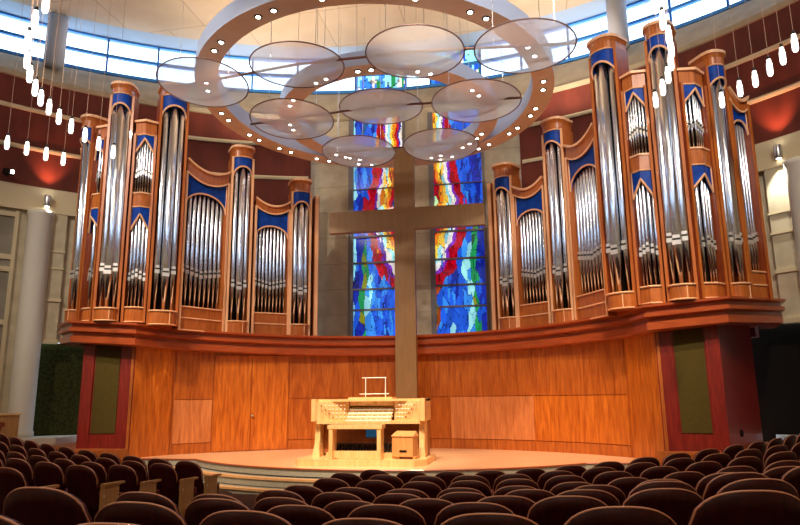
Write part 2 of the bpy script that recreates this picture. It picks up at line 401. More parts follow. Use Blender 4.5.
# side panels: tan pier, speaker bay and return in red wood darkened for dim light
for sg, nm in ((-1, 'left'), (1, 'right')):
    X = lambda p: (p[0] * sg, p[1])
    pA, pB, pC, pD, pE = (5.70, .08), (6.20, -.88), (7.38, -1.25), (8.66, .90), (8.72, 1.9)
    def seg(p, q, z0, z1, th=.12, out=0.):
        bm = NB(); pp = [X(p), X(q)]
        if sg < 0: pp = pp[::-1]
        sweep(bm, pp, [(out, z0), (out, z1), (out - th, z1), (out - th, z0)]); return bm
    L = lambda p, q, t: (p[0] + (q[0] - p[0]) * t, p[1] + (q[1] - p[1]) * t)
    zt = 2.75
    w = struct('wall_pier_%s' % nm, seg(pA, pB, -.2, zt), 'stagewood3')
    g1 = seg(pB, L(pB, pC, .25), -.2, zt); o1 = struct('wall_bay_%s' % nm, seg(pB, pC, -.2, zt, .06, -.04), 'redwood_dim')
    for t0, t1 in ((0, .27), (.80, 1.)): obj('stile', seg(L(pB, pC, t0), L(pB, pC, t1), -.2, zt, .1), 'redwood_dim', o1)
    obj('stile_edge', seg(L(pB, pC, .02), L(pB, pC, .07), -.2, zt, .1, .02), 'case', o1)
    obj('bottom_rail', seg(L(pB, pC, .27), L(pB, pC, .8), -.2, .42, .1), 'redwood_dim', o1)
    obj('speaker_cloth', seg(L(pB, pC, .30), L(pB, pC, .77), .45, zt - .03, .05, -.02), 'grille', o1)
    o2 = struct('wall_return_%s' % nm, seg(pC, pD, -.2, zt + .05), 'redwood_dim')
    obj('joint', seg(L(pC, pD, .0), L(pC, pD, .08), -.2, zt, .03, .015), 'redwood_dim', o2)
    q = L(pC, pD, .35 if sg > 0 else .5); bm = NB(); lathe(bm, [(.075, 0), (.075, .03)], n=16)
    o = obj('round_vent', bm, 'dark', o2); dirv = Vector((pD[1] - pC[1], -(pD[0] - pC[0]), 0)).normalized(); dirv.x *= sg
    o.rotation_mode = 'QUATERNION'; o.rotation_quaternion = dirv.to_track_quat('Z', 'Y'); o.location = (q[0] * sg, q[1], .42)
    struct('wall_end_%s' % nm, seg(pD, pE, -.2, zt + .4), 'redwood_dim')
    # raised plinth strip at the foot of the side bays
    b = NB(); pl = [X(p) for p in ((6.0, -1.2), (6.4, -1.9), (8.0, -2.1), (9.6, -.2), (9.2, 1.7), (8.0, 1.7), (7.3, -1.1))]
    prism(b, pl, -.5, .10); trim(b, 'case')
    b = NB(); pl = [X(p) for p in ((9.1, .2), (9.6, -.5), (12.2, -2.2), (12.8, -1.), (10.5, 1.), (9.2, 1.7))]
    prism(b, pl, -.5, .27); trim(b, 'column')
# cornice
ml = arc(0, WC, 7.36, 0, 46, 24)
ml += [(5.85, -.55), (6.05, -1.20), (7.50, -1.56), (9.02, .0), (9.3, 1.3)]
full = [(-p[0], p[1]) for p in ml[::-1]][:-1] + ml
b = NB()
sweep(b, full, [(.0, 2.40), (.06, 2.43), (.06, 2.58), (.0, 2.60), (.0, 2.66), (.12, 2.70), (.12, 2.78), (.05, 2.80), (.05, 2.86), (.16, 2.90), (.16, 2.95), (-.35, 2.95), (-.35, 2.40)], zoff=smile)
corn = struct('trim_cornice', b, 'cornice')
b = NB()
# deck behind the cornice carrying the organ
front = [(p[0], p[1] + .02) for p in full]
back = [(HR * math.sin(R_(a)), HC + HR * math.cos(R_(a))) for a in (-44, -35, -25, -15)] + [(-3.7, 4.8), (3.7, 4.8)] + [(HR * math.sin(R_(a)), HC + HR * math.cos(R_(a))) for a in (15, 25, 35, 44)]
# triangulated by strips: resample both
def resample(pts, n):
    P = [Vector(p) for p in pts]; d = [0]
    for a, c in zip(P, P[1:]): d.append(d[-1] + (c - a).length)
    out = []
    for i in range(n):
        t = d[-1] * i / (n - 1); j = 0
        while j < len(d) - 2 and d[j + 1] < t: j += 1
        out.append(P[j].lerp(P[j + 1], (t - d[j]) / max(1e-9, d[j + 1] - d[j])))
    return out
n = 60; F = resample(front, n); Bk = resample(back, n)
for dz in (0, -.1, -.44):
    fv = [b.verts.new((p.x, p.y, 2.93 + smile(p.x) + dz)) for p in F]; bv = [b.verts.new((p.x, p.y, 2.93 + smile(p.x) + dz)) for p in Bk]
    for i in range(n - 1): b.faces.new((fv[i], fv[i + 1], bv[i + 1], bv[i]))
struct('floor_organ_deck', b, 'cornice')

# ------------------------------------------------------------------ organ case sections
def outline(w, bulge, kind, n=14, grow=0.):
    """plan outline of the front from left to right in local axes (front is -y)"""
    hw = w / 2 + grow; pts = []
    for i in range(n + 1):
        t = -1 + 2 * i / n
        if kind == 'round': y = -(bulge + grow) * math.sqrt(max(0, 1 - abs(t) ** 2.4)) if abs(t) < 1 else 0
        elif kind == 'vee': y = -(bulge + grow) * (1 - abs(t)) - grow * .5
        elif kind == 'dish': y = -grow
        else: y = -grow
        pts.append((hw * t, y))
    return pts
def organ_section(name, label, group, sg, P0, P1, kind, bulge, zb, zbt, stories, crown, posts=True, dark=False):
    """stories: (z_foot, z_mouth, z_spring, z_peak, z_panel_top, n_pipes, r)"""
    if sg < 0: P0, P1 = (-P1[0], P1[1]), (-P0[0], P0[1])
    cx, cy = (P0[0] + P1[0]) / 2, (P0[1] + P1[1]) / 2
    w = math.hypot(P1[0] - P0[0], P1[1] - P0[1]); rz = math.atan2(P1[1] - P0[1], P1[0] - P0[0])
    root = empty(name, (cx, cy, zb), rz); tag(root, label, 'pipe organ case', group)
    z = lambda v: v - zb
    depth = .42
    ztop = crown[1]
    nseg = 14 if kind == 'round' else (2 if kind == 'vee' else 10)
    ol = lambda g=0.: outline(w, bulge, kind, nseg, g)
    # base
    bm = NB(); prism(bm, ol() + [(w / 2, depth), (-w / 2, depth)], 0, z(zbt))
    obj('base_panel', bm, 'case', root)
    bm = NB(); tube(bm, [(x, y - .005, z(zbt) - .01) for x, y in ol(.01)], .022, 6)
    if kind == 'flat': tube(bm, [(x, y - .005, z(zbt) * .52) for x, y in ol(.005)], .02, 6)
    tube(bm, [(x, y - .002, .02) for x, y in ol(.005)], .018, 6)
    if kind == 'round':
        for i in (nseg // 2 + 3,): x, y = ol(.005)[i]; tube(bm, [(x, y, .02), (x, y, z(zbt))], .012, 6)
    obj('base_moulding', bm, 'trim', root)
    # posts
    if posts:
        for s in (-1, 1):
            bm = NB(); pw = .07 if kind != 'vee' else .06
            zt_ = z(crown[0]) + (crown[1] - crown[0]) * (.45 if kind == 'dish' else 0)
            box(bm, s * w / 2 - pw / 2, s * w / 2 + pw / 2, -.06, depth, .0, zt_)
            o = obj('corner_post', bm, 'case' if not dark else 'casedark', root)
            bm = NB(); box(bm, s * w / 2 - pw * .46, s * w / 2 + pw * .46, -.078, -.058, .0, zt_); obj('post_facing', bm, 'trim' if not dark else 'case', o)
    # back board
    bm = NB(); box(bm, -w / 2, w / 2, .3, .34, 0, z(crown[0])); obj('back_board', bm, 'dark', root)
    # crown
    bm = NB(); c0, c1 = z(crown[0]), z(crown[1])
    if kind == 'round':
        bk = lambda g: [(w / 2 + g, depth), (-w / 2 - g, depth)]
        prism(bm, ol(.0) + bk(0), c0, c1 - .16); prism(bm, ol(.0) + bk(0), c1 - .16, c1 - .07, taper=ol(.035) + bk(.035))
        obj('crown', bm, 'case', root, False)
        bm = NB(); prism(bm, ol(.055) + bk(.055), c1 - .07, c1); obj('crown_moulding', bm, 'trim', root)
    elif kind == 'vee':
        prism(bm, ol(.0) + [(w / 2, depth), (-w / 2, depth)], c0, c1 - .06)
        obj('crown', bm, 'case', root)
        bm = NB(); prism(bm, ol(.05) + [(w / 2 + .05, depth), (-w / 2 - .05, depth)], c1 - .06, c1); obj('crown_moulding', bm, 'trim', root)
    else:   # flat with a sagging swept crown
        nn = 12; sag = crown[2]; lift = crown[3] * (1 if sg > 0 else -1)
        top = [(-w / 2 + w * i / nn, c1 - sag * (1 - (2 * i / nn - 1) ** 2) + lift * (i / nn - .5)) for i in range(nn + 1)]
        th = crown[1] - crown[0]
        def slab(bm, y0, y1, t0, t1):
            v = []
            for x, zt2 in top: v.append([bm.verts.new(q) for q in ((x, y0, zt2 - t0), (x, y1, zt2 - t0), (x, y1, zt2 - t1), (x, y0, zt2 - t1))])
            for a, c in zip(v, v[1:]):
                for k in range(4): bm.faces.new((a[k], a[(k + 1) % 4], c[(k + 1) % 4], c[k]))
            bm.faces.new(v[0]); bm.faces.new(v[-1][::-1])
        slab(bm, -.05, depth, .06, th); obj('crown', bm, 'case', root)
        bm = NB(); slab(bm, -.12, depth, 0, .06); slab(bm, -.075, -.04, th - .02, th + .02); obj('crown_moulding', bm, 'trim', root)
    # stories
    for si, (zf, zm, zs, zp, zpt, npipe, r) in enumerate(stories):
        if si < len(stories) - 1 and len(stories) > 1: pass
        nn = 28; o2 = outline(w - .06, bulge, kind, nn if kind != 'vee' else nn)
        def aw(t):  # arch height at t in -1..1
            if kind == 'vee': return zs + (zp - zs) * (1 - abs(t))
            return zs + (zp - zs) * math.sqrt(max(0, 1 - t * t))
        def tp(t):
            if kind == 'flat':
                return zpt - crown[2] * (1 - t * t) * .75 + crown[3] * .5 * t * (1 if sg > 0 else -1)
            return zpt
        bm = NB(); V = []
        for i, (x, y) in enumerate(o2):
            t = -1 + 2 * i / nn; a_, t_ = z(aw(t)), z(tp(t))
            V.append([bm.verts.new(q) for q in ((x, y + .01, a_), (x, y + .01, t_), (x, y + .05, t_), (x, y + .05, a_))])
        for a, c in zip(V, V[1:]):
            for k in range(4): bm.faces.new((a[k], a[(k + 1) % 4], c[(k + 1) % 4], c[k]))
        bm.faces.new(V[0]); bm.faces.new(V[-1][::-1]); scr = obj('blue_panel', bm, 'blue', root)
        bm = NB()
        tube(bm, [(x, y - .002, z(aw(-1 + 2 * i / nn))) for i, (x, y) in enumerate(o2)], .025, 6)
        tube(bm, [(x, y - .002, z(tp(-1 + 2 * i / nn)) - .01) for i, (x, y) in enumerate(o2)], .018, 6)
        zlo = zs - (.0 if kind != 'round' else .25)
        for i in (0, nn): x, y = o2[i]; tube(bm, [(x, y - .002, z(zlo)), (x, y - .002, z(tp(-1 + 2 * i / nn)))], .018, 6)
        obj('arch_moulding', bm, 'trim', root)
        if kind == 'round':  # solid cheek above the springing, so the blue panel stands on the tower body
            bm = NB(); prism(bm, outline(w - .02, bulge * .9, kind, nseg) + [(w / 2 - .01, depth), (-w / 2 + .01, depth)], z(zpt) - .01, c0 + .001); obj('frieze', bm, 'case', root)
            for s in (-1, 1):
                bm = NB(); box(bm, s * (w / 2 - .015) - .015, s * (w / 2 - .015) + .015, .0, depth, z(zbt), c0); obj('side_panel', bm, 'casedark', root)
        if kind == 'vee':
            if si == 0 and len(stories) > 1:
                bm = NB(); z1_ = stories[1][0]; prism(bm, ol(-.005) + [(w / 2, .3), (-w / 2, .3)], z(zpt) + .0, z(z1_) - .03); obj('middle_rail', bm, 'case', root)
                bm = NB(); prism(bm, ol(.015) + [(w / 2, .3), (-w / 2, .3)], z(z1_) - .04, z(z1_)); obj('rail_moulding', bm, 'trim', root)
            if si == len(stories) - 1:
                bm = NB(); prism(bm, ol(-.005) + [(w / 2, .3), (-w / 2, .3)], z(zpt) - .005, c0 + .001); obj('frieze', bm, 'case', root)
        # pipes
        for i in range(npipe):
            t = (-1 + (2 * i + 1) / npipe)
            x = t * (w / 2 - .035)
            if kind == 'round': y = -(bulge) * math.sqrt(max(0, 1 - abs(t) ** 2.4)) + r + .07; x *= .97
            elif kind == 'vee': y = -bulge * (1 - abs(t)) + r + .08
            else: y = r + .07
            rr = r * ((1.24 if i == npipe // 2 else .82) if kind == 'round' else 1)
            zmo = z(zm) + (.10 * (1 - abs(t)) if kind == 'vee' else (-.12 * (1 - abs(t)) if kind == 'flat' else (.0 if i == npipe // 2 else .08)))
            zt2 = z(min(zpt - .05, aw(t) + .12))
            bm = NB()
            lathe(bm, [(rr * .28, z(zf) - .0), (rr * .9, zmo - .05), (rr, zmo), (rr, zt2), (rr * .9, zt2 + .01), (rr * .9, zt2)], x, y, 16)
            p = obj('pipe', bm, 'pipe', root, True)
            for e in p.data.edges:
                pass
            bm = NB(); mw = rr * 1.2; ff = y - rr
            box(bm, x - mw / 2, x + mw / 2, ff - .010, ff + .02, zmo + .045, zmo + .09, 1)
            box(bm, x - rr * .75, x + rr * .75, ff - .014, ff + .03, zmo - .05, zmo + .045, 0)
            box(bm, x - rr * .62, x + rr * .62, ff - .008, ff + .03, zmo + .09, zmo + .16, 0)
            obj('pipe_mouth', bm, ['lip', 'mouthdark'], p)
    return root
def organ(sg):
    side = 'left' if sg < 0 else 'right'
    gT = 'organ case on the %s side' % side
    S_ = lambda nm, what: '%s, %s organ, %s' % (nm, side, what)
    R3 = lambda f, m, s, p, t, n, r: (f, m, s, p, t, n, r)
    organ_section('organ_tower', S_('shortest rounded pipe tower', 'three pipes, next to the stained glass'), gT, sg, (2.78, 2.36), (3.26, 2.07), 'round', .20, 2.94, 3.33,
                  [R3(3.34, 4.25, 6.72, 7.0, 7.33, 3, .075)], (7.33, 7.72))
    organ_section('organ_flat', S_('smaller arched flat of slim pipes', 'between the shortest and middle towers'), gT, sg, (3.32, 2.05), (4.12, 1.40), 'flat', 0, 2.99, 3.64,
                  [R3(3.64, 4.50, 5.86, 6.20, 6.76, 9, .040)], (6.76, 7.02, .20, .0))
    organ_section('organ_tower', S_('middle-height rounded pipe tower', 'three pipes under a blue arch, between two flats'), gT, sg, (4.19, 1.26), (4.66, .90), 'round', .20, 2.99, 3.35,
                  [R3(3.36, 4.28, 7.56, 7.82, 8.13, 3, .072)], (8.13, 8.46))
    organ_section('organ_flat', S_('larger arched flat of slim pipes', 'beside the first tall tower'), gT, sg, (4.74, .82), (5.36, -.42), 'flat', 0, 3.0, 3.64,
                  [R3(3.64, 4.62, 6.36, 6.80, 7.30, 9, .052)], (7.29, 7.66, .22, .02))
    organ_section('organ_tower', S_('tall rounded pipe tower', 'inner one of the two tallest'), gT, sg, (5.36, -.52), (5.88, -.98), 'round', .24, 3.08, 3.45,
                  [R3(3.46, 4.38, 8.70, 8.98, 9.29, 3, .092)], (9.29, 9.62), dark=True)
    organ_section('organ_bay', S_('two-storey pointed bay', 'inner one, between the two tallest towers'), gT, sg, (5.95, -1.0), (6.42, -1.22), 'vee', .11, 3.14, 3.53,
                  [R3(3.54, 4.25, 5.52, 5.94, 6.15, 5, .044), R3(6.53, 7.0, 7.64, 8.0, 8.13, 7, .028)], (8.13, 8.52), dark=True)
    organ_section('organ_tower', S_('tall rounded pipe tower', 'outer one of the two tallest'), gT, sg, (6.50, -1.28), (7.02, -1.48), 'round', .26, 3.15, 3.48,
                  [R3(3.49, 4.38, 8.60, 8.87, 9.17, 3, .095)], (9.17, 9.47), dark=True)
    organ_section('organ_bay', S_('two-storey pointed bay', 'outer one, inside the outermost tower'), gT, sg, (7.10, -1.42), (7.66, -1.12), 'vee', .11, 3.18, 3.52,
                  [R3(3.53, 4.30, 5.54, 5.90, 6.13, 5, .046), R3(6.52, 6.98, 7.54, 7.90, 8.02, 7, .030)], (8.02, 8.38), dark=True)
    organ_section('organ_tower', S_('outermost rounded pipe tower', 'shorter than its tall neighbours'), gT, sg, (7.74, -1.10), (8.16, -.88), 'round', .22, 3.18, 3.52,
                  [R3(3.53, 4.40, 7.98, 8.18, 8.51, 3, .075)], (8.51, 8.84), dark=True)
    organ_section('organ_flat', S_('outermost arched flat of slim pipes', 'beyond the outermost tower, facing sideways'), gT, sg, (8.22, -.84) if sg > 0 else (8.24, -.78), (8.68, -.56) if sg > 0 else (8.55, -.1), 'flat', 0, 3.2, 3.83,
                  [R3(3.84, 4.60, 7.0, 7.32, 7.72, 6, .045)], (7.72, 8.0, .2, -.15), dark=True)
organ(-1); organ(1)
for sg, nm in ((-1, 'left'), (1, 'right')):
    root = empty('organ_end_post', (sg * 2.62, 2.50, 2.93), R_(-30 * sg)); tag(root, 'slim wooden end post of the %s organ case next to the stained glass' % nm, 'post')
    bm = NB(); box(bm, -.07, .07, -.05, .4, 0, 4.35); obj('post_body', bm, 'case', root)
    bm = NB(); box(bm, -.05, .05, -.07, -.05, 0, 4.35); obj('post_facing', bm, 'trim', root)

# ------------------------------------------------------------------ stage floor, steps, house floor
SCx, SCy, SR = .2, 3.5, 6.35
def stage_edge(r):
    p = []
    for i in range(33):
        a = -58 + 116 * i / 32
        p.append((SCx + r * math.sin(R_(a)), SCy - r * math.cos(R_(a))))
    q = r - SR
    return [(-10.5, -1.2 - q)] + [(-6.8, -.9 - q)] + [k for k in p if abs(k[0]) < 4.6 + q] + [(6.8, -.9 - q), (10.5, -1.2 - q)]
def slabpoly(bm, edge, z0, z1, back=2.9, mi=0):
    n = len(edge)
    top = [bm.verts.new((x, y, z1)) for x, y in edge]; bot = [bm.verts.new((x, y, z0)) for x, y in edge]
    tb = [bm.verts.new((x, back, z1)) for x, y in edge]
    for i in range(n - 1):
        bm.faces.new((bot[i], bot[i + 1], top[i + 1], top[i])).material_index = mi
        bm.faces.new((top[i], top[i + 1], tb[i + 1], tb[i])).material_index = 0
b = NB(); slabpoly(b, stage_edge(SR), -.31, -.15, mi=1)
fl = struct('floor', b, ['floorwood', 'stepgrey'])
b = NB(); sweep(b, stage_edge(SR)[::-1], [(0, 0), (-.0, .0), (0, 0)]) if False else tube(b, [(x, y, -.165) for x, y in stage_edge(SR + .01)], .018, 6); trim(b, 'cornice')
for k, (dr, zt_) in enumerate(((.42, -.31), (.84, -.47))):
    b = NB(); slabpoly(b, stage_edge(SR + dr), zt_ - .17, zt_ - .03, 0., mi=1)
    o = struct('floor_step_%d' % (k + 1), b, ['stepgrey', 'stepgrey'])
    b = NB(); e0 = stage_edge(SR + dr + .02); e1 = stage_edge(SR + dr - .14)
    v = [[b.verts.new(q) for q in ((a[0], a[1], zt_ - .04), (a[0], a[1], zt_), (c[0], c[1], zt_), (c[0], c[1], zt_ - .04))] for a, c in zip(e0, e1)]
    for a, c in zip(v, v[1:]):
        for j in range(4): b.faces.new((a[j], a[(j + 1) % 4], c[(j + 1) % 4], c[j]))
    obj('step_nosing', b, 'stepnose', o)

# ------------------------------------------------------------------ seats
PX = lambda x, y, z: None
CAM = dict(f=660., yaw=R_(11.1), pitch=R_(11.5), roll=R_(-.64), o=Vector((3.57, -16., 1.25)))
cy_, sy_ = math.cos(CAM['yaw']), math.sin(CAM['yaw'])
FW = Vector((-sy_ * math.cos(CAM['pitch']), cy_ * math.cos(CAM['pitch']), math.sin(CAM['pitch'])))
RT = Vector((cy_, sy_, 0)); UP = RT.cross(FW); cr_, sr_ = math.cos(CAM['roll']), math.sin(CAM['roll'])
RT, UP = cr_ * RT + sr_ * UP, -sr_ * RT + cr_ * UP
def px_of(p):
    d = Vector(p) - CAM['o']; w = d.dot(FW)
    return 400 + 660 * d.dot(RT) / w
def seat_back_bm(w, h0, h1, drop):
    """shell: outline in x,z with an arched top, slightly dished, 4 cm thick"""
    bm = NB(); n = 18; zs = 8; th = .035
    grid = []
    for i in range(n + 1):
        t = -1 + 2 * i / n; x = t * w / 2
        top = h1 - drop * (1 - math.sqrt(max(0, 1 - abs(t) ** 2.7)))
        x = x * 1.0
        col_ = []
        for j in range(zs + 1):
            z = h0 + (top - h0) * j / zs
            xx = x * (1 - .10 * (1 - j / zs))
            y = -.045 * (1 - t * t) - .14 * ((z - h0) / (h1 - h0))
            col_.append((xx, y, z))
        grid.append(col_)
    A = [[bm.verts.new(p) for p in c] for c in grid]; B = [[bm.verts.new((p[0], p[1] + th, p[2])) for p in c] for c in grid]
    for i in range(n):
        for j in range(zs):
            bm.faces.new((A[i][j], A[i + 1][j], A[i + 1][j + 1], A[i][j + 1])); bm.faces.new((B[i][j], B[i][j + 1], B[i + 1][j + 1], B[i + 1][j]))
        bm.faces.new((A[i][0], B[i][0], B[i + 1][0], A[i + 1][0])); bm.faces.new((A[i][zs], A[i + 1][zs], B[i + 1][zs], B[i][zs]))
    for i in (0, n):
        for j in range(zs): bm.faces.new((A[i][j], A[i][j + 1], B[i][j + 1], B[i][j]))
    rim = [(g[-1][0], g[-1][1] + .006, g[-1][2] + .001) for g in grid]
    side0 = [(p[0], p[1] + .006, p[2]) for p in grid[0][-3:-1]]; side1 = [(p[0], p[1] + .006, p[2]) for p in grid[-1][-3:-1]][::-1]
    return bm, side0 + rim + side1
def make_seat():
    root = empty('theatre_seat')
    bm, rim = seat_back_bm(.53, .28, .88, .17); bk = obj('backrest', bm, 'seatback', root, True)
    b = NB(); tube(b, rim, .0065, 8); obj('backrest_edge', b, 'seatrim', bk, True)
    b = NB()
    prism(b, [(-.22, .05), (.22, .05), (.25, .12), (.24, .42), (.18, .47), (-.18, .47), (-.24, .42), (-.25, .12)], .38, .47)
    obj('seat_cushion', b, 'cushion', root)
    b = NB(); box(b, -.22, .22, .08, .42, .33, .38); obj('seat_pan', b, 'seatback', root)
    for s in (-1, 1):
        b = NB(); box(b, s * .275 - .024, s * .275 + .024, -.02, .30, .60, .63); obj('armrest', b, 'armrest', root)
    for s in (-1, 1):
        b = NB(); box(b, s * .275 - .018, s * .275 + .018, .02, .12, 0, .60); box(b, s * .275 - .025, s * .275 + .025, -.04, .26, 0, .02); obj('leg', b, 'metal', root)
    return root
proto = make_seat()
def dup(o, parent=None):
    c = o.copy(); COL.objects.link(c); c.parent = parent
    for ch in list(o.children): dup(ch, c)
    return c
used = [False]
floor_pts = []
ORD = ['first', 'second', 'third', 'fourth', 'fifth', 'sixth', 'seventh', 'eighth', 'ninth', 'tenth', 'eleventh', 'twelfth', 'thirteenth', 'fourteenth', 'fifteenth', 'sixteenth', 'seventeenth', 'eighteenth', 'nineteenth', 'twentieth', 'twenty-first', 'twenty-second', 'twenty-third']
def place_seat(x, y, ztop, rz, label, group):
    o = dup(proto) if used[0] else proto
    used[0] = True
    o.location = (x, y, ztop - .885); o.rotation_euler = (0, 0, rz); tag(o, label, 'seat', group); floor_pts.append((x, y, ztop - .885)); return o
# main block: rows from the camera to the stage (radius, top z, bowl, first arc position)
MCx, MCy, PITCH = 2.22, .90, .558
def ztail(z0): return [(-4, z0 + .15), (-2, z0 + .05), (-1, z0 + .01), (0, z0), (1, z0 + .03), (2, z0 + .09), (3, z0 + .17), (4.6, z0 + .28), (6.3, z0 + .36), (9, z0 + .44)]
def interp(t, x):
    if x <= t[0][0]: return t[0][1]
    for (a, u), (c, v) in zip(t, t[1:]):
        if x <= c: return u + (v - u) * (x - a) / (c - a)
    return t[-1][1]
main_rows = [('row nearest the viewer', 14.75, [(-.6, .90), (.05, .87), (.6, .80), (1.2, .82), (1.8, .86), (2.4, .93)], -.53, 5),
             ('second row from the viewer', 13.72, [(-1.1, .825), (-.5, .765), (.6, .72), (1.7, .78), (2.3, .85), (3., .92)], -1.11, 8),
             ('third row from the viewer', 12.55, [(-1.23, .64), (-.1, .585), (1, .62), (2.1, .70), (3.2, .80)], -1.27, 24),
             ('fourth row from the viewer', 11.75, [(-1., .52), (0, .50), (1.2, .55), (1.8, .60), (2.6, .68), (3.6, .76)], -1.13, 24), ('fifth row from the viewer', 10.8, ztail(.42), -.97, 24), ('fourth row from the stage', 9.8, ztail(.33), -1.10, 24),
             ('third row from the stage', 8.70, ztail(.27), -1.13, 24), ('second row from the stage', 7.8, ztail(.23), -1.20, 24), ('front row by the stage', 6.94, ztail(.195), -.99, 24)]
for rn, Rr, zt, s0, nmax in main_rows:
    j = 0
    while j < nmax:
        s = s0 + PITCH * j; a = s / Rr; x = MCx + Rr * math.sin(a); y = MCy - Rr * math.cos(a); z = interp(zt, s)
        if px_of((x, y, z)) > 830 or s > 6.9: break
        place_seat(x, y, z, a, 'burgundy seat, %s, right-hand block, %s from left end' % (rn, ORD[j]), 'theatre seats of the right-hand block')
        j += 1
LCx, LCy, LP = 1.84, 13.87, .582
left_rows = [('front row', 19.87, .2, 3.83, 11), ('second row', 20.52, .22, 3.90, 9), ('third row', 21.21, .25, 4.15, 7), ('fourth row', 22.19, .35, 4.08, 5), ('fifth row', 23.15, .40, 4.35, 4)]
for rn, Rr, z0, s0, nseat in left_rows:
    for j in range(nseat):
        s = s0 + LP * j; a = s / Rr; x = LCx - Rr * math.sin(a); y = LCy - Rr * math.cos(a); z = z0 + .005 * s * s
        o = place_seat(x, y, z, -a, 'burgundy seat, %s, left-hand block, %s' % (rn, 'aisle end with pale panel' if j == 0 else ORD[j] + ' from the aisle'), 'theatre seats of the left-hand block')
        if j == 0:
            b = NB(); box(b, .31, .345, -.04, .22, 0, .62); box(b, .30, .36, -.06, .30, .62, .65)
            e = obj('end_panel', b, 'endpanel', o)
            e['label'] = 'pale wooden aisle end panel'
            b = NB(); lathe(b, [(.035, 0), (.035, .01)], n=14); q = obj('aisle_light', b, 'ivory', e); q.rotation_euler = (R_(90), 0, 0); q.location = (.328, -.04, .5)
            b = NB(); box(b, .30, .358, -.056, -.038, 0, .62); obj('panel_edge', b, 'endpanel', e)
# raked house floor under the seats
FP = np.array(floor_pts)
def floor_z(x, y):
    d2 = (FP[:, 0] - x) ** 2 + (FP[:, 1] - y) ** 2 + .02; w = d2 ** -2.
    e = -.64
    z = float((w * FP[:, 2]).sum() / w.sum())
    return z - .004
b = NB(); nx, ny = 90, 80; g = []
for i in range(nx + 1):
    r = []
    for j in range(ny + 1):
        x = -14 + 28 * i / nx; y = -23.2 + 23.4 * j / ny
        z = floor_z(x, y)
        if y > SCy - math.sqrt(max(0, (SR + .84) ** 2 - (x - SCx) ** 2)) - .05 if abs(x) < 5 else y > -2.0: z = min(z, -.68)
        r.append(b.verts.new((x, y, z)))
    g.append(r)
for i in range(nx):
    for j in range(ny): b.faces.new((g[i][j], g[i + 1][j], g[i + 1][j + 1], g[i][j + 1]))
struct('floor_house', b, 'carpet', None, True)

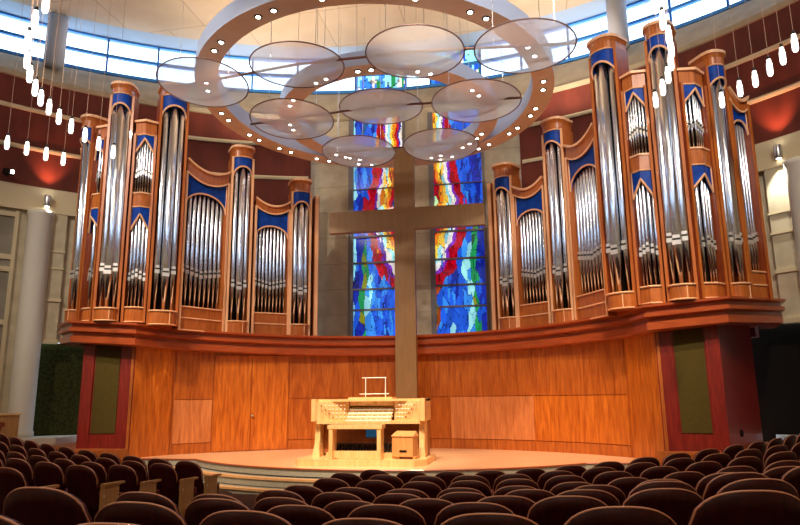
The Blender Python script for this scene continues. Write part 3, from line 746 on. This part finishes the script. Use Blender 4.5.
# ------------------------------------------------------------------ side stone walls
def wp(a, r=HR): return (r * math.sin(R_(a)), HC + r * math.cos(R_(a)))
for sg, nm, colA, pilA, opA in ((-1, 'left', 47.9, (45.0, 46.6), (43.5, 47.2)), (1, 'right', 46.5, (43.0, 45.4), (43.0, 56.0))):
    def aseg(a0, a1, z0, z1, out, th, n=8):
        bm = NB(); p = arc(0, HC, HR, sg * a0, sg * a1, n)
        if sg < 0: p = p[::-1]
        sweep(bm, p, [(out, z0), (out, z1), (out - th, z1), (out - th, z0)]); return bm
    w = struct('wall_stone_%s' % nm, aseg(38, 176, 2.9, 7.42, 0, .2, 60), 'stone')
    lowb = aseg(opA[1], 176, -.7, 2.95, 0, .2, 50)
    obj('lower_stone', lowb, 'stone', w)
    obj('dark_opening', aseg(38, opA[1], -.2, 2.9, -.35, .1, 12), 'greencloth' if sg < 0 else 'dark', w)
    b = aseg(40, 120, 6.66, 6.80, .16, .2, 40); trim(b, 'stonetrim')
    b = aseg(40, 120, 6.80, 7.42, .04, .1, 40); trim(b, 'stonetrim')
    b = aseg(pilA[0], pilA[1], 2.95, 6.66, .14, .2, 3); trim(b, 'stone')
    b = aseg(pilA[0] - .2, pilA[1] + .2, 2.85, 2.97, .2, .3, 3)
    sweep(b, (arc(0, HC, HR, sg * (pilA[0] - .1), sg * (pilA[1] + .1), 3))[::sg], [(.18, 4.05), (.18, 4.15), (0, 4.15), (0, 4.05)])
    sweep(b, (arc(0, HC, HR, sg * (pilA[0] - .1), sg * (pilA[1] + .1), 3))[::sg], [(.17, 5.0), (.17, 5.06), (0, 5.06), (0, 5.0)])
    sweep(b, (arc(0, HC, HR, sg * (pilA[0] - .1), sg * (pilA[1] + .1), 3))[::sg], [(.17, 5.5), (.17, 5.56), (0, 5.56), (0, 5.5)]); trim(b, 'stonetrim')
    # frames around grey panels further out
    b = NB(); zz = [.3, 1.9, 3.4, 4.9, 5.25, 6.5]
    pf = aseg(50.3, 60, .3, 6.6, -.0, .1, 8); obj('grey_panel', aseg(50.4, 64, .25, 6.6, .02, .05, 10), 'panel', w)
    for z in zz:
        sweep(b, arc(0, HC, HR, sg * 50.3, sg * 64, 10)[::sg], [(.08, z - .07), (.08, z + .07), (0, z + .07), (0, z - .07)])
    for a in (50.35, 53.2, 56.2, 59.2, 62.2):
        sweep(b, arc(0, HC, HR, sg * (a - .2), sg * (a + .2), 2)[::sg], [(.1, .25), (.1, 6.6), (0, 6.6), (0, .25)])
    trim(b, 'stonetrim')
    # round engaged column
    x, y = wp(sg * colA, HR - .12); b = NB(); lathe(b, [(.36, .25), (.36, .42), (.33, .45), (.33, 6.5), (.36, 6.55), (.36, 6.66)], n=32)
    o = obj('round_column', b, 'column', None, True, (x, y, 0)); tag(o, 'tall round white column against the %s stone wall under a sconce' % nm, 'column', kind='structure')
    # sconce
    sa = -47.4 if sg < 0 else 44.7
    x, y = wp(sa, HR - .2); root = empty('wall_sconce', (x, y, 7.0), R_(-sa))
    tag(root, 'cylindrical steel up-and-down wall light on the %s cream band' % nm, 'wall light', 'wall sconces')
    b = NB(); lathe(b, [(.085, -.17), (.09, -.16), (.09, .16), (.085, .17)], n=20); obj('lamp_body', b, 'steel', root, True)
    b = NB(); box(b, -.04, .04, .06, .18, -.05, .05); obj('bracket', b, 'steel', root)
    for zz_ in (-.172, .172):
        b = NB(); lathe(b, [(.06, -.004), (.06, .004)], n=16); o = obj('lens', b, 'lamp', root); o.location = (0, 0, zz_)
    for up, en, c in ((1, 160, (1, .40, .22)), (-1, 260, (1, .94, .82))):
        l = bpy.data.lights.new('sconce_light', 'SPOT'); l.energy = en; l.color = c; l.spot_size = R_(75); l.spot_blend = .8; l.shadow_soft_size = .05
        lo = bpy.data.objects.new('sconce_light', l); COL.objects.link(lo); lo.location = (x * .985, HC + (y - HC) * .985, 7.0 + up * .25)
        lo.rotation_euler = Vector((x * .02, (y - HC) * .02, up)).to_track_quat('-Z', 'Y').to_euler()
# small spotlight on the left red wall
x, y = wp(-51.9, HR - .3); root = empty('small_floodlight', (x, y, 7.62), R_(51.9)); tag(root, 'small black floodlight on the left red wall above the cream band', 'spotlight')
b = NB(); box(b, -.14, .14, -.12, .02, -.06, .09); obj('lamp_body', b, 'dark', root)
b = NB(); box(b, -.03, .03, .02, .28, -.02, .04); obj('bracket', b, 'metal', root)
b = NB(); box(b, .04, .12, -.135, -.12, -.04, .06); obj('lens', b, 'lamp', root)

# podium at far left
root = empty('lectern', (-9.05, -1.9, -.2), R_(40)); tag(root, 'pale wooden lectern with a dark emblem at the far left', 'lectern')
b = NB(); box(b, -.42, .42, -.25, .25, 0, 1.12); obj('body', b, 'endpanel', root)
b = NB(); box(b, -.46, .46, -.29, .29, 1.12, 1.16); obj('top', b, 'console', root)
b = NB(); prism(b, [(-.09, 0), (.09, 0), (.09, .01), (-.09, .01)], 0, .1); prism(b, [(-.03, 0), (.03, 0), (.03, .01), (-.03, .01)], -.1, 0, taper=None)
o = obj('emblem', b, 'casedark', root); o.location = (.05, -.262, .86)

# ------------------------------------------------------------------ the cross
root = empty('wall_cross', (.14, 1.90, -.15)); tag(root, 'large plain brown cross rising behind the console before the stained glass', 'cross')
b = NB(); xs = [-2.22, -.24, .37, 2.44]; zs_ = [0, 6.26, 6.90, 8.85]
outl = [(-.24, 0), (.34, 0), (.34, 6.08), (2.34, 6.08), (2.34, 6.70), (.34, 6.70), (.34, 8.5), (-.24, 8.5), (-.24, 6.70), (-2.17, 6.70), (-2.17, 6.08), (-.24, 6.08)]
fa = [b.verts.new((x, 0, z)) for x, z in outl]; fb = [b.verts.new((x, .22, z)) for x, z in outl]
b.faces.new(fa); b.faces.new(fb[::-1])
for i in range(12): b.faces.new((fa[i], fa[(i + 1) % 12], fb[(i + 1) % 12], fb[i]))
obj('cross_body', b, 'crosswood', root)

# ------------------------------------------------------------------ ceiling rings
TL = -.052
def ring(name, label, cx, cy, z0, ro, ri, h, pair_angles, sep, group=None):
    root = empty(name, (cx, cy, z0)); root.rotation_euler = (math.atan(TL), 0, 0); tag(root, label, 'ceiling ring', group)
    n = 120
    def circ(r): return [(r * math.sin(2 * PI * i / n), r * math.cos(2 * PI * i / n)) for i in range(n)]
    b = NB(); O_ = circ(ro); I_ = circ(ri)
    vs = [[b.verts.new(q) for q in ((*O_[i], 0), (*O_[i], h), (*I_[i], h), (*I_[i], 0))] for i in range(n)]
    for i in range(n):
        A, B = vs[i], vs[(i + 1) % n]
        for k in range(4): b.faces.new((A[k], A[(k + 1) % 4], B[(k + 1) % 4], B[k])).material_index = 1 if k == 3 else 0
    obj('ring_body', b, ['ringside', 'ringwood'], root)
    rm = (ro + ri) / 2
    for pa_ in pair_angles:
        for s in (-1, 1):
            a = R_(pa_ + s * sep)
            b = NB(); lathe(b, [(.075, -.012), (.085, -.006), (.085, .02), (.06, .02)], n=16); d = obj('downlight', b, 'lampring', root, True, (rm * math.sin(a), rm * math.cos(a), 0))
            b = NB(); lathe(b, [(.025, -.024), (.048, -.018), (.052, .0), (.04, .02)], n=16); obj('lamp', b, 'lamp', d, True)
    for k in range(6):
        a = R_(30 + 60 * k); b = NB(); L_ = 13.34 - z0 - h
        tube(b, [(rm * math.sin(a), rm * math.cos(a), h - .01), (rm * math.sin(a), rm * math.cos(a), h + L_ + TL * 0)], .008, 6); obj('suspension_cable', b, 'steel', root)
    return root
ring('suspended_ring', 'large suspended lighting ring with pairs of downlights, the outer ring', .08, -1.07, 8.5, 4.34, 3.83, .42, [0, 18, 36.5, 54, 70, 89, 111, 137, 159, 178.6, -18, -36.5, -54, -70, -89, -111, -137, -161], 2.8)
ring('suspended_ring', 'smaller suspended lighting ring nested inside the large ring', .15, .12, 8.42, 2.88, 2.42, .36, [20, 45, 60, 115, 150, 180, -35, -45, -95, -125, -155], 3.4)

# ------------------------------------------------------------------ acrylic discs
KS = 1.15; O3 = CAM['o']
discs = [('A', (-2.26, -5.39, 7.09), 6, 'leftmost of the near row of four'), ('B', (-.29, -5.68, 7.07), 0, 'second from left in the near row of four'),
         ('C', (1.88, -5.85, 6.97), 2, 'third from left in the near row of four'), ('D', (3.71, -5.71, 6.93), 1.5, 'rightmost of the near row of four'),
         ('E', (-.95, -4.14, 6.76), 5, 'left one of the middle three'), ('F', (.83, -3.84, 6.99), 0, 'centre one of the middle three'), ('G', (2.78, -4.32, 6.69), 3, 'right one of the middle three'),
         ('H', (-.09, -2.09, 6.77), 4.5, 'left one of the far pair'), ('I', (1.81, -2.13, 6.74), 4.2, 'right one of the far pair')]
DR = .85 * KS
cen = {}
for k, p, tilt, lb in discs:
    P = O3 + (Vector(p) - O3) * KS; cen[k] = P
    root = empty('acoustic_disc', P); TR = Matrix.Rotation(R_(-tilt), 4, 'X')
    tag(root, 'translucent acrylic disc below the rings, ' + lb, 'acoustic disc', 'hanging acrylic discs')
    b = NB(); n = 56; prof = [(0.001, -.16), (.25, -.15), (.5, -.115), (.75, -.06), (.97, 0)]
    rings = [[b.verts.new((DR * r * math.cos(2 * PI * i / n), DR * r * math.sin(2 * PI * i / n), z)) for i in range(n)] for r, z in prof]
    for A, B in zip(rings, rings[1:]):
        for i in range(n): b.faces.new((A[i], A[(i + 1) % n], B[(i + 1) % n], B[i]))
    bmesh.ops.transform(b, matrix=TR, verts=b.verts); obj('acrylic_lens', b, 'disc', root, True)
    b = NB(); tube(b, [(DR * .985 * math.cos(2 * PI * i / n), DR * .985 * math.sin(2 * PI * i / n), 0) for i in range(n)], .015, 8, closed=True); bmesh.ops.transform(b, matrix=TR, verts=b.verts); obj('rim', b, 'discrim', root, True)
    for s in (-1, 1):
        b = NB(); tube(b, [(s * DR * .6, 0, .03), (s * DR * .6, 0, 13.32 - P.z)], .006, 6); obj('suspension_cable', b, 'steel', root)
for lb, ks in (('near row of four', 'ABCD'), ('middle three', 'EFG'), ('far pair', 'HI')):
    pts = [cen[k] for k in ks]; d0 = (pts[0] - pts[1]).normalized(); d1 = (pts[-1] - pts[-2]).normalized()
    pts = [pts[0] + d0 * DR * 1.0] + pts + [pts[-1] + d1 * DR * 1.0]
    b = NB(); tube(b, [p + Vector((0, 0, .04)) for p in pts], .028, 8); o = obj('disc_tube', b, 'rod', None, True); tag(o, 'slim dark tube joining the %s acrylic discs' % lb, 'tube', 'tubes joining the discs')

# ------------------------------------------------------------------ pendants
def W(p, z, s): q = O3 + (Vector((p[0], p[1], z)) - O3) * s; return q
strands = []
left9 = [(-5.56, -5.75), (-6.2, -5.27), (-6.91, -4.62), (-7.57, -3.87), (-8.0, -3.27), (-8.40, -2.61), (-8.67, -2.08), (-8.85, -1.55), (-9.02, -.95), (-9.13, -.3), (-9.17, .36), (-9.2, 1.05), (-9.2, 1.78)]
right9 = [(6.10, -3.85), (6.37, -3.15), (6.64, -2.48), (6.88, -1.83), (7.05, -1.2), (7.17, -.54), (7.23, .14), (7.23, .83), (7.18, 1.57)]
left8 = [(-9.85, -1.75), (-9.66, -1.27), (-9.45, -.79), (-9.25, -.34)]
right8 = [(8.25, -.35), (8.49, -.9), (8.68, -1.33), (8.82, -1.82), (8.91, -2.3), (8.96, -2.81)]
strands.append(('upper left curved strand', [W(p, 9., .785) for p in left9]))
strands.append(('upper right curved strand', [W(p, 9., .785) for p in right9]))
strands.append(('lower left strand by the wall', [W(p, 8., .9) for p in left8]))
strands.append(('lower right strand by the wall', [W(p, 8., .9) for p in right8]))
pproto = None
for lb, pts in strands:
    for i, P in enumerate(pts):
        if pproto is None:
            root = empty('pendant_lamp'); b = NB(); lathe(b, [(.02, .175), (.036, .165), (.040, .11), (.052, .06), (.052, -.12), (.036, -.165), (.015, -.17)][::-1], n=18); obj('lamp_shade', b, 'pend', root, True)
            b = NB(); lathe(b, [(.03, .18), (.03, .23), (.012, .25)], n=12); obj('cap', b, 'metal', root, True)
            b = NB(); tube(b, [(0, 0, .24), (0, 0, 6.0)], .004, 6); obj('cord', b, 'wire', root)
            pproto = root; o = root
        else: o = dup(pproto)
        o.location = P
        tag(o, 'glowing white pendant, %s from the %s end of the %s' % (ORD[i], 'near' if 'upper' in lb else 'outer', lb), 'pendant lamp', 'pendants of the ' + lb)

# ------------------------------------------------------------------ organ console
cx0, cy0 = 0., -1.25
b = NB(); prism(b, [(-1.46, -.75), (1.34, -.75), (1.34, -2.0), (1.12, -2.28), (-1.36, -2.28), (-1.46, -2.15)], -.15, -.02)
o = obj('console_platform', b, 'console'); tag(o, 'low pale wooden platform with cut corners under the organ console', 'platform')
root = empty('organ_console', (0, 0, -.02)); tag(root, 'large pale maple organ console with several keyboards at the centre of the stage', 'organ console')
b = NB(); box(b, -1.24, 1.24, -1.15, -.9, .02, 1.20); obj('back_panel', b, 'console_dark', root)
for s in (-1, 1):
    b = NB(); box(b, s * 1.22 - .05, s * 1.22 + .05, -1.72, -.9, .76, 1.24); obj('side_cheek', b, 'console', root)
    b = NB(); box(b, s * 1.17 - .06, s * 1.17 + .06, -1.55, -.95, 0, .76); prism(b, [(s * 1.17 - .09, -1.66), (s * 1.17 + .09, -1.66), (s * 1.17 + .09, -1.45), (s * 1.17 - .09, -1.45)], 0, .34, taper=[(s * 1.17 - .04, -1.58), (s * 1.17 + .04, -1.58), (s * 1.17 + .04, -1.5), (s * 1.17 - .04, -1.5)]); obj('leg', b, 'console', root)
    # stop jamb, turned inwards
    b = NB()
    a0_, a1_ = Vector((s * 1.15, -1.66)), Vector((s * .52, -1.28))
    prism(b, [(s * 1.17, -1.68), (s * .52, -1.30), (s * .52, -1.2), (s * 1.17, -1.2)], .76, 1.18); obj('stop_jamb', b, 'console', root)
    for r in range(4):
        for c in range(7):
            t = .12 + c * .12
            if c + r < 3: continue
            p = a0_.lerp(a1_, t); zc = .84 + .085 * r
            kb = NB(); lathe(kb, [(.006, 0), (.006, .05), (.016, .055), (.016, .068), (.008, .072)], n=8)
            k = obj('drawknob', kb, 'ivory' if c + r > 3 else 'casedark', root, False); k.location = (p.x, p.y - .02, zc)
            nrm = Vector((-s * (a1_.y - a0_.y) * 1.0, 0, 0))
            k.rotation_euler = (R_(90), 0, R_(-s * 30))
b = NB(); box(b, -1.27, 1.27, -1.5, -.88, 1.18, 1.23); box(b, -.5, .5, -1.45, -.95, 1.23, 1.27); obj('top_board', b, 'console', root)
b = NB(); box(b, -1.16, 1.16, -1.66, -1.16, .70, .76); obj('key_desk', b, 'console', root)
for r in range(4):
    b = NB(); y = -1.66 + .11 * r; z = .79 + .075 * r
    box(b, -.5, .5, y, y + .2, z - .03, z); m = obj('manual_keyboard', b, 'ivory', root)
    b = NB()
    for i in range(30):
        if i % 7 not in (2, 6): box(b, -.47 + i * .0325 - .007, -.47 + i * .0325 + .007, y + .06, y + .12, z, z + .012)
    k = obj('black_keys', b, 'ebony', m); 
    b = NB(); box(b, -.5, .5, y + .108, y + .12, z, z + .045); obj('key_slip', b, 'console', m)
b = NB(); box(b, -.5, .5, -1.27, -1.24, 1.08, 1.2); obj('coupler_rail', b, 'console', root)
b = NB()
for z in (1.34, 1.70): tube(b, [(-.30 + (.06 if z > 1.5 else 0), -1.2, z), (.38 - (.06 if z > 1.5 else 0), -1.2, z)], .011, 6)
for x in (-.16, .30): tube(b, [(x, -1.2, 1.26), (x, -1.2, 1.70)], .010, 6)
obj('music_desk', b, 'ivory', root)
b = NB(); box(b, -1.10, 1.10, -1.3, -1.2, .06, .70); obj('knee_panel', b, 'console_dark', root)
b = NB(); box(b, -.12, .28, -1.33, -1.30, .40, .56); o = obj('display_screen', b, 'screen', root); o['label'] = 'small blue lit screen on the knee panel'
b = NB(); box(b, -.85, .75, -1.95, -1.35, .0, .12); ped = obj('pedalboard', b, 'console', root)
b = NB()
for i in range(22): box(b, -.78 + i * .068 - .016, -.78 + i * .068 + .016, -1.92, -1.38, .12, .24 + (.05 if i % 2 else 0), 0)
obj('pedal_keys', b, 'ebony', ped)
broot = empty('organ_bench', (-.11, -2.08, -.02)); tag(broot, 'pale wooden organ bench in front of the keyboards', 'bench')
b = NB(); box(b, -.62, .56, -.17, .17, .62, .70); obj('seat', b, 'console', broot)
for s in (-1, 1):
    b = NB(); x = -.03 + s * .52; box(b, x - .04, x + .04, -.16, .16, 0, .62); box(b, x - .05, x + .05, -.2, .2, 0, .05); obj('leg', b, 'console', broot)
b = NB(); box(b, -.55, .49, -.05, -.02, .03, .17); obj('stretcher', b, 'console', broot)
croot = empty('music_cabinet', (.88, -1.9, -.02), R_(-12)); tag(croot, 'small pale wooden side cabinet standing right of the organ bench', 'cabinet')
b = NB(); box(b, -.25, .22, -.14, .16, .05, .46); prism(b, [(-.27, -.16), (.24, -.16), (.24, .16), (-.27, .16)], .46, .56, taper=[(-.2, -.02), (.12, -.02), (.2, .12), (-.24, .12)]); obj('body', b, 'cabinet', croot)
b = NB(); box(b, -.08, .08, -.15, -.138, .14, .18); obj('drawer_slot', b, 'dark', croot)
for s in (-1, 1):
    b = NB(); box(b, s * .23 - .03, s * .23 + .03, -.12, .14, 0, .06); obj('leg', b, 'cabinet', croot)

# ------------------------------------------------------------------ light
wd = bpy.data.worlds.new('sky'); S.world = wd; wd.use_nodes = True
bg = wd.node_tree.nodes['Background']; bg.inputs[0].default_value = (.58, .79, 1., 1); bg.inputs[1].default_value = 4.2
def area(name, loc, size, energy, col, target=None, sy=None):
    l = bpy.data.lights.new(name, 'AREA'); l.energy = energy; l.size = size; l.color = col
    if sy: l.shape = 'RECTANGLE'; l.size_y = sy
    o = bpy.data.objects.new(name, l); COL.objects.link(o); o.location = loc
    d = (Vector(target) - Vector(loc)) if target else Vector((0, 0, -1)); o.rotation_euler = d.to_track_quat('-Z', 'Y').to_euler(); return o
def spot(name, loc, target, energy, col, size=50, blend=.6, soft=.15):
    l = bpy.data.lights.new(name, 'SPOT'); l.energy = energy; l.color = col; l.spot_size = R_(size); l.spot_blend = blend; l.shadow_soft_size = soft
    o = bpy.data.objects.new(name, l); COL.objects.link(o); o.location = loc
    o.rotation_euler = (Vector(target) - Vector(loc)).to_track_quat('-Z', 'Y').to_euler(); return o
warm = (1, .80, .58)
for x in (-7, -2.5, 2.5, 7): area('ceiling_fill', (x, -12.5, 13.0), .7, 190, warm)  # unseen area lamps added near the ceiling as warm fill
for x in (-5, 5): area('ceiling_fill', (x, -20, 13.0), .7, 150, warm)  # same added fill over the rear of the hall
for x, tx in ((-5.5, -4.5), (-2, -1.6), (2, 2.2), (5.5, 5)):
    spot('stage_spot', (x, -9.5, 12.6), (tx, -.6, -.2), 5600, (1, .76, .52), 32, .9)
spot('console_spot', (0.4, -9.2, 12.6), (0, -1.6, .4), 7500, (1, .84, .62), 20, .8)
for x, t in ((-8.5, -6.6), (8.5, 6.6), (-5, -4.3), (5, 4.3)):
    spot('organ_spot', (x, -13., 12.6), (t, -.6, 5.6), 3600, (1, .88, .74), 42, .8)
# added unseen fill washing the ceiling from behind the organ cases and rings
for x, y in ((-4.5, 2.6), (4.5, 2.6), (0, -1)): area('ceiling_wash_fill', (x, y, 9.6 if x else 9.1), 1.2, 200, (1, .84, .66), (x, y - .5, 14))

# ------------------------------------------------------------------ camera
cam = bpy.data.cameras.new('camera'); co = bpy.data.objects.new('camera', cam); COL.objects.link(co)
cam.sensor_fit = 'HORIZONTAL'; cam.sensor_width = 36; cam.lens = 660 / 800 * 36; cam.clip_end = 200
mw = Matrix(((RT.x, UP.x, -FW.x, CAM['o'].x), (RT.y, UP.y, -FW.y, CAM['o'].y), (RT.z, UP.z, -FW.z, CAM['o'].z), (0, 0, 0, 1)))
co.matrix_world = mw; S.camera = co
S.view_settings.view_transform = 'Standard'; S.view_settings.look = 'None'; S.view_settings.gamma = 1; S.view_settings.exposure = 0.
try: S.view_settings.use_curve_mapping = False
except Exception: pass
S.cycles.use_denoising = True; S.cycles.max_bounces = 8; S.cycles.transparent_max_bounces = 12; S.cycles.sample_clamp_indirect = 6
